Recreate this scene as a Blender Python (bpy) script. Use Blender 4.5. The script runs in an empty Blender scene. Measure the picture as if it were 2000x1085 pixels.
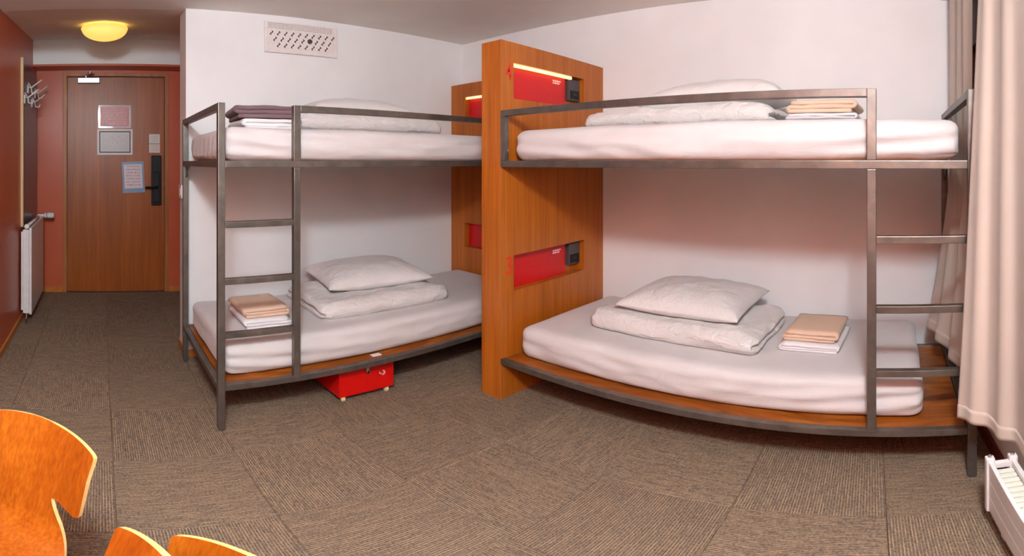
import bpy, bmesh, math, random
from mathutils import Vector, Matrix, noise
random.seed(7)
PI = math.pi
sc = bpy.context.scene
COL = sc.collection

# ------------------------------------------------------------------ camera
# The photograph is a stitched panorama: 958.5 px per radian, horizon at y=316, eye at 1.36 m.
FPX, CX0, CY0, EYE = 958.5, 950.0, 316.0, 1.36
CAM = (-0.048, 0.046, EYE)
cd = bpy.data.cameras.new('camera')
cam = bpy.data.objects.new('camera', cd)
COL.objects.link(cam)
cam.location = CAM
cam.rotation_euler = (PI/2, 0, -PI/4)
cd.type = 'PANO'
cd.panorama_type = 'EQUIRECTANGULAR'
cd.longitude_min = -CX0/FPX
cd.longitude_max = (2000-CX0)/FPX
cd.latitude_min = -(1085-CY0)/FPX
cd.latitude_max = CY0/FPX
cd.clip_start = 0.02
sc.camera = cam

# ------------------------------------------------------------------ world, lights, exposure
w = bpy.data.worlds.new('world'); sc.world = w; w.use_nodes = True
w.node_tree.nodes['Background'].inputs[0].default_value = (0.55, 0.6, 0.7, 1)
w.node_tree.nodes['Background'].inputs[1].default_value = 0.15

def lamp(name, kind, loc, energy, color, size=0.1, rot=None):
    l = bpy.data.lights.new(name, kind); l.energy = energy; l.color = color
    if kind == 'POINT': l.shadow_soft_size = size
    if kind == 'AREA': l.shape = 'DISK'; l.size = size
    o = bpy.data.objects.new(name, l); COL.objects.link(o); o.location = loc
    if rot: o.rotation_euler = rot
    return o
# added unseen light at ceiling height stands in for the flash casting bunk shadows
lamp('flash_standin_offscreen', 'POINT', (-0.20, -0.10, 2.33), 140, (0.83, 0.94, 1.0), 0.13)

sc.view_settings.view_transform = 'Standard'
sc.view_settings.look = 'None'
sc.view_settings.gamma = 1.0
sc.view_settings.use_curve_mapping = False
sc.view_settings.exposure = 0.52

# ------------------------------------------------------------------ helpers
def lin(c):
    return tuple(((x/255)/12.92 if x/255 <= 0.04045 else ((x/255+0.055)/1.055)**2.4) for x in c)

class NT:
    def __init__(s, name):
        s.m = bpy.data.materials.new(name); s.m.use_nodes = True
        s.t = s.m.node_tree; s.b = s.t.nodes['Principled BSDF']
    def n(s, typ, **kw):
        o = s.t.nodes.new(typ)
        for k, v in kw.items():
            if k.startswith('i_'):
                key = k[2:]
                o.inputs[int(key) if key.isdigit() else key].default_value = v
            else: setattr(o, k, v)
        return o
    def l(s, a, b): s.t.links.new(a, b)
    def set(s, col=None, rough=0.5, metal=0, spec=0.5):
        if col: s.b.inputs['Base Color'].default_value = (*lin(col), 1)
        s.b.inputs['Roughness'].default_value = rough
        s.b.inputs['Metallic'].default_value = metal
        s.b.inputs['Specular IOR Level'].default_value = spec
        return s
    def coords(s, scale=(1, 1, 1), kind='Object'):
        tc = s.n('ShaderNodeTexCoord'); mp = s.n('ShaderNodeMapping'); mp.inputs['Scale'].default_value = scale
        s.l(tc.outputs[kind], mp.inputs[0]); return mp.outputs[0]
    def noise(s, vec, scale, detail=4, rough=0.55, dist=0):
        o = s.n('ShaderNodeTexNoise'); o.inputs['Scale'].default_value = scale; o.inputs['Detail'].default_value = detail
        o.inputs['Roughness'].default_value = rough; o.inputs['Distortion'].default_value = dist
        s.l(vec, o.inputs['Vector']); return o.outputs['Fac']
    def ramp(s, fac, stops):
        o = s.n('ShaderNodeValToRGB'); e = o.color_ramp.elements
        while len(e) < len(stops): e.new(0.5)
        for k, (p, c) in zip(e, stops): k.position = p; k.color = (*lin(c), 1)
        s.l(fac, o.inputs[0]); return o.outputs[0]
    def bump(s, h, strength=0.3, dist=0.01):
        o = s.n('ShaderNodeBump'); o.inputs['Strength'].default_value = strength; o.inputs['Distance'].default_value = dist
        s.l(h, o.inputs['Height']); s.l(o.outputs[0], s.b.inputs['Normal'])
    def base(s, sock): s.l(sock, s.b.inputs['Base Color'])

def paint(name, col, rough=0.6, var=6, bump=0.12):
    m = NT(name).set(col, rough, spec=0.35)
    v = m.coords(); f = m.noise(v, 1.3, 3)
    a = tuple(max(0, c-var) for c in col); b = tuple(min(255, c+var) for c in col)
    m.base(m.ramp(f, [(0.3, a), (0.7, b)])); m.bump(m.noise(v, 320, 2), bump, 0.002)
    return m.m
def plain(name, col, rough=0.5, metal=0, spec=0.5):
    m = NT(name).set(col, rough, metal, spec)
    v = m.coords(); f = m.noise(v, 30, 2)
    a = tuple(max(0, int(c*0.98)) for c in col); b = tuple(min(255, int(c*1.01)) for c in col)
    m.base(m.ramp(f, [(0.3, a), (0.7, b)])); return m.m
def wood(name, dark, mid, light, grain='z', rough=0.38, fine=1.0, swirl=0.0, spec=0.4):
    m = NT(name).set(mid, rough, spec=spec)
    st = {'x': (0.06, 1, 1), 'y': (1, 0.06, 1), 'z': (1, 1, 0.05)}[grain]
    if swirl > 1: st = tuple(k if k == 1 else 0.22 for k in st)
    v = m.coords(st); f1 = m.noise(v, (9 if swirl > 1 else 14)*fine, 5, 0.6, swirl)
    v2 = m.coords(tuple(k if k == 1 else 0.012 for k in st)); f2 = m.noise(v2, 150*fine, 3, 0.6)
    v3 = m.coords(tuple(k if k == 1 else 0.3 for k in st)); f3 = m.noise(v3, 2.2, 2)
    mx = m.n('ShaderNodeMath', operation='MULTIPLY_ADD', i_1=0.2 if swirl > 1 else 0.5); m.l(f2, mx.inputs[0])
    q = m.n('ShaderNodeMath', operation='MULTIPLY', i_1=0.66 if swirl > 1 else 0.36); m.l(f1, q.inputs[0]); m.l(q.outputs[0], mx.inputs[2])
    mx2 = m.n('ShaderNodeMath', operation='MULTIPLY_ADD', i_1=0.16); m.l(f3, mx2.inputs[0]); m.l(mx.outputs[0], mx2.inputs[2])
    m.base(m.ramp(mx2.outputs[0], [(0.36, dark), (0.5, mid), (0.64, light)]))
    m.bump(f2, 0.05, 0.001)
    return m.m
def cloth(name, col, rough=0.9, scale=14, strength=0.35, stretch=(1, 1, 1), dist=0.012, weave=900):
    m = NT(name).set(col, rough, spec=0.15)
    m.b.inputs['Sheen Weight'].default_value = 0.15
    v = m.coords(stretch)
    f = m.noise(v, scale, 4, 0.55, 0.6); g = m.noise(m.coords(), weave, 1)
    a = m.n('ShaderNodeMath', operation='MULTIPLY_ADD', i_1=0.03); m.l(g, a.inputs[0]); m.l(f, a.inputs[2])
    m.bump(a.outputs[0], strength, dist)
    m.base(m.ramp(m.noise(m.coords(), 5, 2), [(0.3, tuple(int(c*0.97) for c in col)), (0.7, col)]))
    return m.m

# --- materials
M_white = paint('white_wall_paint', (240, 241, 241))
M_ceil = paint('ceiling_paint', (246, 242, 236), 0.8)
M_red = paint('terracotta_wall_paint', (196, 94, 62), 0.33, 5, 0.05)
M_door = wood('door_veneer', (134, 66, 20), (158, 82, 28), (176, 97, 40), 'z', 0.36)
M_frame = wood('door_frame_wood', (150, 86, 36), (174, 104, 48), (192, 122, 62), 'z', 0.4)
M_base = wood('baseboard_wood', (168, 98, 36), (190, 116, 48), (206, 134, 64), 'y', 0.4)
M_basered = wood('dark_red_baseboard', (92, 34, 20), (112, 44, 28), (128, 54, 34), 'x', 0.4)
M_panel = wood('headboard_veneer', (148, 76, 12), (174, 94, 22), (192, 112, 36), 'z', 0.36, 1.3)
M_deck = wood('deck_plywood', (98, 47, 12), (146, 78, 22), (178, 108, 42), 'x', 0.3, 0.8, 2.2)
M_deckY = wood('deck_plywood_y', (98, 47, 12), (146, 78, 22), (178, 108, 42), 'y', 0.3, 0.8, 2.2)
M_shell = wood('chair_veneer', (124, 56, 8), (150, 75, 12), (172, 96, 22), 'z', 0.28, 0.9, 0.8, 0.5)
M_edge = wood('plywood_edge', (226, 176, 104), (238, 192, 124), (246, 208, 148), 'x', 0.5)
M_redbox = plain('red_lacquer', (214, 8, 6), 0.32)
M_redback = plain('red_panel', (206, 12, 18), 0.4)
M_black = plain('black_plastic', (16, 15, 16), 0.5, 0, 0.3)
M_socket = plain('dark_grey_socket_plastic', (74, 68, 72), 0.4)
M_chrome = plain('chrome', (210, 208, 206), 0.18, 1.0)
M_alu = plain('silver_aluminium', (196, 196, 200), 0.35, 0.9)
M_enamel = plain('white_enamel', (236, 233, 232), 0.3)
M_fin = plain('convector_fin_white', (226, 228, 214), 0.5)
M_plastic = plain('white_plastic', (240, 232, 228), 0.4)
M_hole = plain('vent_hole_dark', (70, 66, 66), 0.8)
M_cast = plain('cream_caster', (226, 214, 160), 0.4)
M_num = plain('red_number_print', (226, 44, 12), 0.5)
M_print = plain('white_print', (240, 225, 225), 0.6)
M_pink = plain('pale_pink_print', (246, 178, 164), 0.5)
M_board = paint('slate_blue_panel', (62, 70, 92), 0.25, 4, 0.02)
M_strip = wood('pale_wood_strip', (206, 164, 112), (222, 184, 134), (232, 198, 152), 'z', 0.5)
M_sheet = cloth('white_sheet', (218, 213, 212), 0.9, 7, 0.35, (1, 1, 2.2), 0.012)
M_duvet = cloth('white_duvet_cotton', (228, 224, 221), 0.85, 15, 0.9, (1, 1, 1.4), 0.02)
M_pillow = cloth('white_pillow_cotton', (230, 227, 225), 0.85, 17, 0.75, (1, 1, 1), 0.012)
M_beige = cloth('beige_towelling', (226, 194, 168), 0.95, 60, 0.3, (1, 1, 1), 0.004, 500)
M_brown = cloth('mauve_brown_towelling', (120, 98, 102), 0.95, 60, 0.3, (1, 1, 1), 0.004, 500)
M_linen = cloth('white_folded_linen', (238, 236, 238), 0.9, 40, 0.3, (1, 1, 1), 0.005)
M_curtain = cloth('beige_curtain', (206, 191, 179), 0.9, 10, 0.1, (1, 1, 0.1), 0.006, 700)
M_slab = plain('floor_screed', (70, 60, 54), 0.9)
M_glass = plain('dark_night_glass', (24, 24, 28), 0.06, 0, 0.6)
M_blind = wood('window_brown_wood', (96, 44, 16), (122, 60, 24), (138, 74, 34), 'z', 0.4)

def carpet():
    m = NT('striped_carpet_tile').set((112, 95, 80), 0.95, spec=0.1)
    tc = m.n('ShaderNodeTexCoord'); sep = m.n('ShaderNodeSeparateXYZ'); m.l(tc.outputs['Object'], sep.inputs[0])
    oi = m.n('ShaderNodeObjectInfo')
    # stripes run along local y ; broken lines by long noise per line
    sx = m.n('ShaderNodeMath', operation='MULTIPLY', i_1=1/0.0098); m.l(sep.outputs[0], sx.inputs[0])
    fr = m.n('ShaderNodeMath', operation='FRACT'); m.l(sx.outputs[0], fr.inputs[0])
    tri = m.n('ShaderNodeMath', operation='PINGPONG', i_1=0.5); m.l(fr.outputs[0], tri.inputs[0])
    fl = m.n('ShaderNodeMath', operation='FLOOR'); m.l(sx.outputs[0], fl.inputs[0])
    rr = m.n('ShaderNodeMath', operation='MULTIPLY', i_1=97.0); m.l(oi.outputs['Random'], rr.inputs[0])
    yy = m.n('ShaderNodeMath', operation='MULTIPLY', i_1=9.0); m.l(sep.outputs[1], yy.inputs[0])
    cb = m.n('ShaderNodeCombineXYZ'); m.l(fl.outputs[0], cb.inputs[0]); m.l(yy.outputs[0], cb.inputs[1]); m.l(rr.outputs[0], cb.inputs[2])
    seg = m.noise(cb.outputs[0], 1.0, 2, 0.7)
    y2 = m.n('ShaderNodeMath', operation='MULTIPLY', i_1=110.0); m.l(sep.outputs[1], y2.inputs[0])
    cb2 = m.n('ShaderNodeCombineXYZ'); m.l(sx.outputs[0], cb2.inputs[0]); m.l(y2.outputs[0], cb2.inputs[1]); m.l(rr.outputs[0], cb2.inputs[2])
    loop = m.noise(cb2.outputs[0], 1.1, 2, 0.7)
    # stripe amount
    a = m.n('ShaderNodeMapRange'); a.inputs[1].default_value = 0.22; a.inputs[2].default_value = 0.42; m.l(tri.outputs[0], a.inputs[0])
    b = m.n('ShaderNodeMapRange'); b.inputs[1].default_value = 0.40; b.inputs[2].default_value = 0.62; m.l(seg, b.inputs[0])
    bb = m.n('ShaderNodeMath', operation='MULTIPLY_ADD', i_1=0.75, i_2=0.25); m.l(b.outputs[0], bb.inputs[0])
    ab = m.n('ShaderNodeMath', operation='MULTIPLY'); m.l(a.outputs[0], ab.inputs[0]); m.l(bb.outputs[0], ab.inputs[1])
    c0 = m.ramp(loop, [(0.32, (80, 73, 68)), (0.52, (117, 102, 89)), (0.70, (144, 125, 106))])
    mix = m.n('ShaderNodeMixRGB'); mix.inputs[2].default_value = (*lin((204, 173, 138)), 1)
    q = m.n('ShaderNodeMath', operation='MULTIPLY', i_1=0.66); m.l(ab.outputs[0], q.inputs[0]); m.l(q.outputs[0], mix.inputs[0]); m.l(c0, mix.inputs[1])
    hv = m.n('ShaderNodeHueSaturation'); hv.inputs['Saturation'].default_value = 1.05
    vr = m.n('ShaderNodeMapRange'); vr.inputs[3].default_value = 0.93; vr.inputs[4].default_value = 1.07; m.l(oi.outputs['Random'], vr.inputs[0])
    m.l(vr.outputs[0], hv.inputs['Value']); m.l(mix.outputs[0], hv.inputs['Color']); m.base(hv.outputs[0])
    h = m.n('ShaderNodeMath', operation='ADD'); m.l(ab.outputs[0], h.inputs[0]); m.l(loop, h.inputs[1])
    m.bump(h.outputs[0], 0.5, 0.003)
    return m.m
M_carpet = carpet()

def steel():
    m = NT('brushed_raw_steel').set((128, 120, 112), 0.42, 0.75)
    v = m.coords((1, 1, 1)); f = m.noise(v, 9, 3, 0.6, 0.5)
    m.base(m.ramp(f, [(0.30, (104, 99, 93)), (0.55, (120, 113, 106)), (0.76, (140, 131, 121))]))
    g = m.noise(v, 25, 2); r = m.n('ShaderNodeMapRange'); r.inputs[3].default_value = 0.32; r.inputs[4].default_value = 0.52
    m.l(g, r.inputs[0]); m.l(r.outputs[0], m.b.inputs['Roughness'])
    return m.m
M_steel = steel()

def emit(name, col, strength, base=None):
    m = NT(name).set(base or col, 0.4)
    m.b.inputs['Emission Color'].default_value = (*lin(col), 1); m.b.inputs['Emission Strength'].default_value = strength
    return m.m
M_led = emit('warm_led_strip', (255, 222, 140), 1.5)
M_lampglass = emit('amber_lamp_glass', (255, 202, 92), 0.75, (250, 222, 160))
M_lampglass.node_tree.nodes['Principled BSDF'].inputs['Roughness'].default_value = 0.2

def textsheet(name, paper, ink, rows, x0=-0.8, x1=0.8, border=None, bw=0.04):
    """printed sheet: rows of broken ink lines. Coordinates: mesh UV-like attribute from Generated."""
    m = NT(name).set(paper, 0.35)
    tc = m.n('ShaderNodeTexCoord'); sep = m.n('ShaderNodeSeparateXYZ'); m.l(tc.outputs['Generated'], sep.inputs[0])
    gx, gz = sep.outputs[0], sep.outputs[2]
    r = m.n('ShaderNodeMath', operation='MULTIPLY', i_1=rows); m.l(gz, r.inputs[0])
    fr = m.n('ShaderNodeMath', operation='FRACT'); m.l(r.outputs[0], fr.inputs[0])
    fl = m.n('ShaderNodeMath', operation='FLOOR'); m.l(r.outputs[0], fl.inputs[0])
    on = m.n('ShaderNodeMath', operation='LESS_THAN', i_1=0.45); m.l(fr.outputs[0], on.inputs[0])
    xs = m.n('ShaderNodeMath', operation='MULTIPLY', i_1=22.0); m.l(gx, xs.inputs[0])
    cb = m.n('ShaderNodeCombineXYZ'); m.l(xs.outputs[0], cb.inputs[0]); m.l(fl.outputs[0], cb.inputs[1])
    nz = m.noise(cb.outputs[0], 1.3, 2, 0.7)
    g = m.n('ShaderNodeMapRange'); g.inputs[1].default_value = 0.40; g.inputs[2].default_value = 0.60; m.l(nz, g.inputs[0])
    def band(s, lo, hi):
        a = m.n('ShaderNodeMath', operation='GREATER_THAN', i_1=lo); b = m.n('ShaderNodeMath', operation='LESS_THAN', i_1=hi)
        m.l(s, a.inputs[0]); m.l(s, b.inputs[0])
        c = m.n('ShaderNodeMath', operation='MULTIPLY'); m.l(a.outputs[0], c.inputs[0]); m.l(b.outputs[0], c.inputs[1]); return c.outputs[0]
    def mul(a, b):
        c = m.n('ShaderNodeMath', operation='MULTIPLY'); m.l(a, c.inputs[0]); m.l(b, c.inputs[1]); return c.outputs[0]
    k = mul(mul(on.outputs[0], g.outputs[0]), mul(band(gx, 0.5+x0/2, 0.5+x1/2), band(gz, 0.1, 0.93)))
    k2 = m.n('ShaderNodeMath', operation='MULTIPLY', i_1=0.75); m.l(k, k2.inputs[0])
    mix = m.n('ShaderNodeMixRGB'); mix.inputs[1].default_value = (*lin(paper), 1); mix.inputs[2].default_value = (*lin(ink), 1)
    m.l(k2.outputs[0], mix.inputs[0]); m.base(mix.outputs[0])
    return m.m

# --- geometry
def wl(o):
    v = Vector((0, 0, 0))
    while o is not None: v += o.location; o = o.parent
    return v
def tag(o, label=None, cat=None, group=None, kind=None):
    if label: o['label'] = label
    if cat: o['category'] = cat
    if group: o['group'] = group
    if kind: o['kind'] = kind
    return o
def thing(name, loc, label=None, cat=None, group=None, kind=None):
    o = bpy.data.objects.new(name, None); COL.objects.link(o); o.location = loc; o.empty_display_size = 0.05
    return tag(o, label, cat, group, kind)
def obj(name, bm, mats, parent=None, smooth=False, loc=None, bevel=0, label=None):
    """bm is in world coordinates; the object gets its origin at the parent (or at loc)."""
    bmesh.ops.recalc_face_normals(bm, faces=bm.faces)
    if bevel:
        bmesh.ops.bevel(bm, geom=[e for e in bm.edges if len(e.link_faces) == 2 and e.calc_face_angle(0) > 0.6], offset=bevel, segments=2, affect='EDGES', profile=0.6)
    me = bpy.data.meshes.new(name)
    off = wl(parent) if parent else Vector(loc or (0, 0, 0))
    bmesh.ops.translate(bm, verts=bm.verts, vec=-off)
    bm.to_mesh(me); bm.free()
    for m in (mats if isinstance(mats, (list, tuple)) else [mats]): me.materials.append(m)
    if smooth:
        for p in me.polygons: p.use_smooth = True
    o = bpy.data.objects.new(name, me); COL.objects.link(o)
    if parent: o.parent = parent
    else: o.location = off
    if label: o['label'] = label
    return o
def box(bm, x0, x1, y0, y1, z0, z1, mi=0, M=None):
    vs = [bm.verts.new((M or (lambda a, b, c: (a, b, c)))(x, y, z)) for z in (z0, z1) for y in (y0, y1) for x in (x0, x1)]
    for f in ((0, 1, 3, 2), (4, 6, 7, 5), (0, 4, 5, 1), (2, 3, 7, 6), (0, 2, 6, 4), (1, 5, 7, 3)):
        bm.faces.new([vs[i] for i in f]).material_index = mi
    return bm
def B(*a, **k): return box(bmesh.new(), *a, **k)
def tube(bm, pts, r, n=10, caps=True):
    rings = []
    for i, p in enumerate(pts):
        p = Vector(p)
        d = (Vector(pts[min(i+1, len(pts)-1)]) - Vector(pts[max(i-1, 0)])).normalized()
        a = d.orthogonal().normalized() if i == 0 else (rings[-1][1] - d*rings[-1][1].dot(d)).normalized()
        b = d.cross(a); rr = r[i] if isinstance(r, (list, tuple)) else r
        rings.append(([bm.verts.new(p + rr*(math.cos(2*PI*k/n)*a + math.sin(2*PI*k/n)*b)) for k in range(n)], a))
    for (A, _), (C, _) in zip(rings, rings[1:]):
        for k in range(n): bm.faces.new((A[k], A[(k+1) % n], C[(k+1) % n], C[k]))
    if caps: bm.faces.new(rings[0][0]); bm.faces.new(rings[-1][0])
    return bm
def lathe(bm, c, prof, n=32, axis='z'):
    rings = []
    for r, h in prof:
        ring = []
        for k in range(n):
            a = 2*PI*k/n
            v = {'z': (r*math.cos(a), r*math.sin(a), h), 'y': (r*math.cos(a), h, r*math.sin(a)), 'x': (h, r*math.cos(a), r*math.sin(a))}[axis]
            ring.append(bm.verts.new(Vector(c)+Vector(v)))
        rings.append(ring)
    for A, C in zip(rings, rings[1:]):
        for k in range(n): bm.faces.new((A[k], A[(k+1) % n], C[(k+1) % n], C[k]))
    if prof[0][0] > 1e-5: bm.faces.new(rings[0])
    if prof[-1][0] > 1e-5: bm.faces.new(rings[-1])
    return bm
def gridbox(nx, ny, nz):
    """welded lattice on the surface of a cube, coords in -1..1"""
    V, F = {}, []
    def v(i, j, k):
        if (i, j, k) not in V: V[(i, j, k)] = len(V)
        return V[(i, j, k)]
    for i in range(nx):
        for j in range(ny):
            for k in (0, nz): F.append([v(i, j, k), v(i+1, j, k), v(i+1, j+1, k), v(i, j+1, k)])
    for i in range(nx):
        for k in range(nz):
            for j in (0, ny): F.append([v(i, j, k), v(i+1, j, k), v(i+1, j, k+1), v(i, j, k+1)])
    for j in range(ny):
        for k in range(nz):
            for i in (0, nx): F.append([v(i, j, k), v(i, j+1, k), v(i, j+1, k+1), v(i, j, k+1)])
    P = [None]*len(V)
    for (i, j, k), n in V.items(): P[n] = (2*i/nx-1, 2*j/ny-1, 2*k/nz-1)
    return P, F
def from_pf(P, F):
    bm = bmesh.new(); vs = [bm.verts.new(p) for p in P]
    for f in F: bm.faces.new([vs[i] for i in f])
    return bm
def softbox(s0, s1, d0, d1, z0, z1, r, res, disp, M):
    nx, ny, nz = [max(2, int(round(L/res))) for L in (s1-s0, d1-d0, z1-z0)]
    nz = max(nz, 16)
    P, F = gridbox(nx, ny, nz)
    h = Vector(((s1-s0)/2, (d1-d0)/2, (z1-z0)/2)); c = Vector(((s0+s1)/2, (d0+d1)/2, (z0+z1)/2))
    out = []
    for p in P:
        a = Vector((p[0]*h.x, p[1]*h.y, p[2]*h.z))
        q = Vector([max(-(h[i]-r[i]), min(h[i]-r[i], a[i])) for i in range(3)])
        e = Vector([(a[i]-q[i])/r[i] for i in range(3)])
        if e.length > 1e-6:
            m = max(abs(t) for t in e); e = e.normalized()*m if m < 1 else e.normalized()
        pos = q + Vector([e[i]*r[i] for i in range(3)])
        w_ = pos + c
        if disp: w_ = w_ + disp(w_, p, e)
        out.append(M(*w_))
    return from_pf(out, F)
def nz(x, y, z): return noise.noise(Vector((x, y, z)))
ident = lambda a, b, c: (a, b, c)

def struct(name, bm, mat, **k):
    o = obj(name, bm, mat, **k); o['kind'] = 'structure'; return o

# ------------------------------------------------------------------ setting
XL, XR, YW, YB, YD = -0.71, 2.86, -0.45, 3.25, 5.05
HC, HC2, YBEAM = 2.41, 2.575, 4.80
fl_ = struct('floor', B(XL-0.1, XR+0.1, YW-0.1, YD+0.2, -0.10, -0.008), M_slab)
# carpet tiles, 50 cm, laid chequerwise (stripes turned by 90 degrees on every other tile)
tmesh = {}
def tile(ix, iy):
    x0, x1 = max(ix*0.5, XL), min(ix*0.5+0.5, XR); y0, y1 = max(iy*0.5, YW), min(iy*0.5+0.5, YD)
    if x1-x0 < 0.01 or y1-y0 < 0.01: return
    if ix >= 2 and iy*0.5 >= YB+0.24: return
    turn = (ix+iy) % 2
    key = (round(x1-x0, 3), round(y1-y0, 3), turn)
    cx, cy = (x0+x1)/2, (y0+y1)/2
    if key not in tmesh:
        a, b = (x1-x0)/2-0.0008, (y1-y0)/2-0.0008
        if turn: a, b = b, a
        bm = B(-a, a, -b, b, -0.008, 0.0)
        bmesh.ops.bevel(bm, geom=[e for e in bm.edges if all(v.co.z > -0.001 for v in e.verts)], offset=0.0018, segments=1, affect='EDGES')
        bmesh.ops.recalc_face_normals(bm, faces=bm.faces)
        me = bpy.data.meshes.new('carpet_tile'); bm.to_mesh(me); bm.free(); me.materials.append(M_carpet); tmesh[key] = me
    o = bpy.data.objects.new('carpet_tile', tmesh[key]); COL.objects.link(o); o.parent = fl_
    o.location = (cx, cy, random.uniform(-0.0008, 0.0))
    if turn: o.rotation_euler.z = PI/2
for ix in range(-2, 6):
    for iy in range(-1, 11): tile(ix, iy)

bm = bmesh.new()
box(bm, XL-0.1, XR+0.1, YW-0.1, YB+0.05, HC, HC+0.1)
sl = (HC2-HC)/(YBEAM-YB-0.05)
vs = [bm.verts.new(p) for p in [(XL-0.1, YB+0.05, HC), (1.2, YB+0.05, HC), (1.2, YBEAM+0.1, HC2+sl*0.1), (XL-0.1, YBEAM+0.1, HC2+sl*0.1)]]
vt = [bm.verts.new((v.co.x, v.co.y, v.co.z+0.1)) for v in vs]
bm.faces.new(vs); bm.faces.new(vt)
for k in range(4): bm.faces.new((vs[k], vs[(k+1) % 4], vt[(k+1) % 4], vt[k]))
struct('ceiling', bm, M_ceil)
struct('wall_left', B(XL-0.1, XL, YW-0.1, YD+0.1, 0, 2.72), M_red)
struct('wall_back', B(0.512, XR+0.1, YB, YB+0.24, 0, HC+0.02), M_white)
struct('wall_right', B(XR, XR+0.1, YW-0.1, YB, 0, HC+0.02), M_white)
struct('wall_corridor', B(1.0, 1.1, YB+0.24, YD+0.1, 0, 2.72), M_red)
# door wall with the door opening
DX0, DX1, DZ = -0.395, 0.605, 2.24
bm = bmesh.new()
box(bm, XL-0.1, DX0-0.02, YD, YD+0.12, 0, 2.72); box(bm, DX1+0.02, 1.1, YD, YD+0.12, 0, 2.72); box(bm, DX0-0.02, DX1+0.02, YD, YD+0.12, DZ+0.02, 2.72)
struct('wall_door', bm, M_red)
struct('wall_lintel', B(XL, 1.0, YBEAM, YD, 2.325, 2.72), M_white)
struct('trim_1', B(XL, 1.0, YBEAM+0.002, YD, 2.305, 2.325), M_red)
# window wall: opening X 0.2..2.64, Z 0.95..2.28
WX0, WX1, WZ0, WZ1 = 0.2, 2.64, 0.95, 2.28
bm = bmesh.new()
box(bm, XL-0.1, WX0, YW-0.12, YW, 0, HC); box(bm, WX1, XR+0.1, YW-0.12, YW, 0, HC)
box(bm, WX0, WX1, YW-0.12, YW, 0, WZ0); box(bm, WX0, WX1, YW-0.12, YW, WZ1, HC)
struct('wall_window', bm, M_white)
win = thing('window_1', (1.28, YW-0.06, WZ0), kind='structure')
bm = bmesh.new()
for a, b_, c, d in ((WX0, WX0+0.07, WZ0, WZ1), (WX1-0.07, WX1, WZ0, WZ1), (WX0, WX1, WZ0, WZ0+0.07), (WX0, WX1, 1.98, WZ1), (1.24, 1.32, WZ0, WZ1)):
    box(bm, a, b_, YW-0.09, YW-0.03, c, d)
obj('window_frame', bm, M_blind, win)
for a, b_ in ((WX0+0.07, 1.24), (1.32, WX1-0.07)):
    obj('pane', B(a, b_, YW-0.066, YW-0.058, WZ0+0.07, 1.98), M_glass, win)
# baseboards
struct('baseboard_left', B(XL, XL+0.012, YW, YD, 0, 0.055), M_base)
struct('baseboard_door', box(B(XL, DX0-0.05, YD-0.012, YD, 0, 0.055), DX1+0.05, 1.0, YD-0.012, YD, 0, 0.055), M_base)
struct('baseboard_corner', box(B(0.50, 0.512, YB-0.012, YB+0.24, 0, 0.055), 0.50, XR, YB-0.012, YB, 0, 0.055), M_base)
struct('baseboard_right', B(XR-0.012, XR, YW, YB-0.012, 0, 0.055), M_base)
struct('baseboard_window', B(XL+0.012, XR-0.012, YW, YW+0.014, 0, 0.08), M_basered)

# ------------------------------------------------------------------ door
dr = thing('door_1', ((DX0+DX1)/2, YD, 0), kind='structure')
bm = bmesh.new()
box(bm, DX0-0.042, DX0, YD-0.012, YD+0.10, 0, DZ+0.035); box(bm, DX1, DX1+0.042, YD-0.012, YD+0.10, 0, DZ+0.035)
box(bm, DX0, DX1, YD-0.012, YD+0.10, DZ, DZ+0.035)
obj('door_frame', bm, M_frame, dr, bevel=0.003)
leaf = obj('door_leaf', B(DX0+0.005, DX1-0.005, YD+0.012, YD+0.055, 0.006, DZ-0.006), M_door, dr, bevel=0.002)
for z0, z1 in ((1.92, 2.05), (0.235, 0.37)):
    bm = bmesh.new(); tube(bm, [(DX0-0.002, YD+0.004, z0), (DX0-0.002, YD+0.004, z1)], 0.009, 12)
    for zz in (z0+0.04, z0+0.09): lathe(bm, (DX0-0.002, YD+0.004, zz), [(0.0105, -0.002), (0.0105, 0.002)], 12)
    obj('hinge', bm, M_alu, dr)
lock = obj('lock_plate', B(0.468, 0.572, YD-0.012, YD+0.014, 0.915, 1.425), M_black, dr, bevel=0.008)
obj('lock_cover', B(0.488, 0.552, YD-0.03, YD-0.008, 0.945, 1.26), M_black, lock, bevel=0.008)
bm = bmesh.new(); tube(bm, [(0.52, YD-0.01, 1.105), (0.52, YD-0.055, 1.105), (0.505, YD-0.065, 1.104), (0.40, YD-0.062, 1.10)], [0.013, 0.013, 0.0125, 0.010], 12)
obj('door_lever', bm, M_black, lock, smooth=True)
obj('latch_bolt', B(DX1-0.006, DX1+0.001, YD+0.002, YD+0.03, 1.12, 1.15), M_chrome, dr)
cl = obj('door_closer', B(-0.285, -0.06, YD-0.045, YD+0.012, 2.165, 2.222), M_alu, dr, bevel=0.006)
bm = bmesh.new(); tube(bm, [(-0.20, YD-0.02, 2.222), (-0.20, YD-0.02, 2.245)], 0.014, 12)
tube(bm, [(-0.20, YD-0.02, 2.245), (-0.16, YD-0.16, 2.25), (-0.12, YD-0.04, 2.26)], 0.008, 8); tube(bm, [(-0.16, YD-0.16, 2.24), (-0.16, YD-0.16, 2.262)], 0.014, 10)
obj('closer_arm', bm, M_alu, cl)

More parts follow.
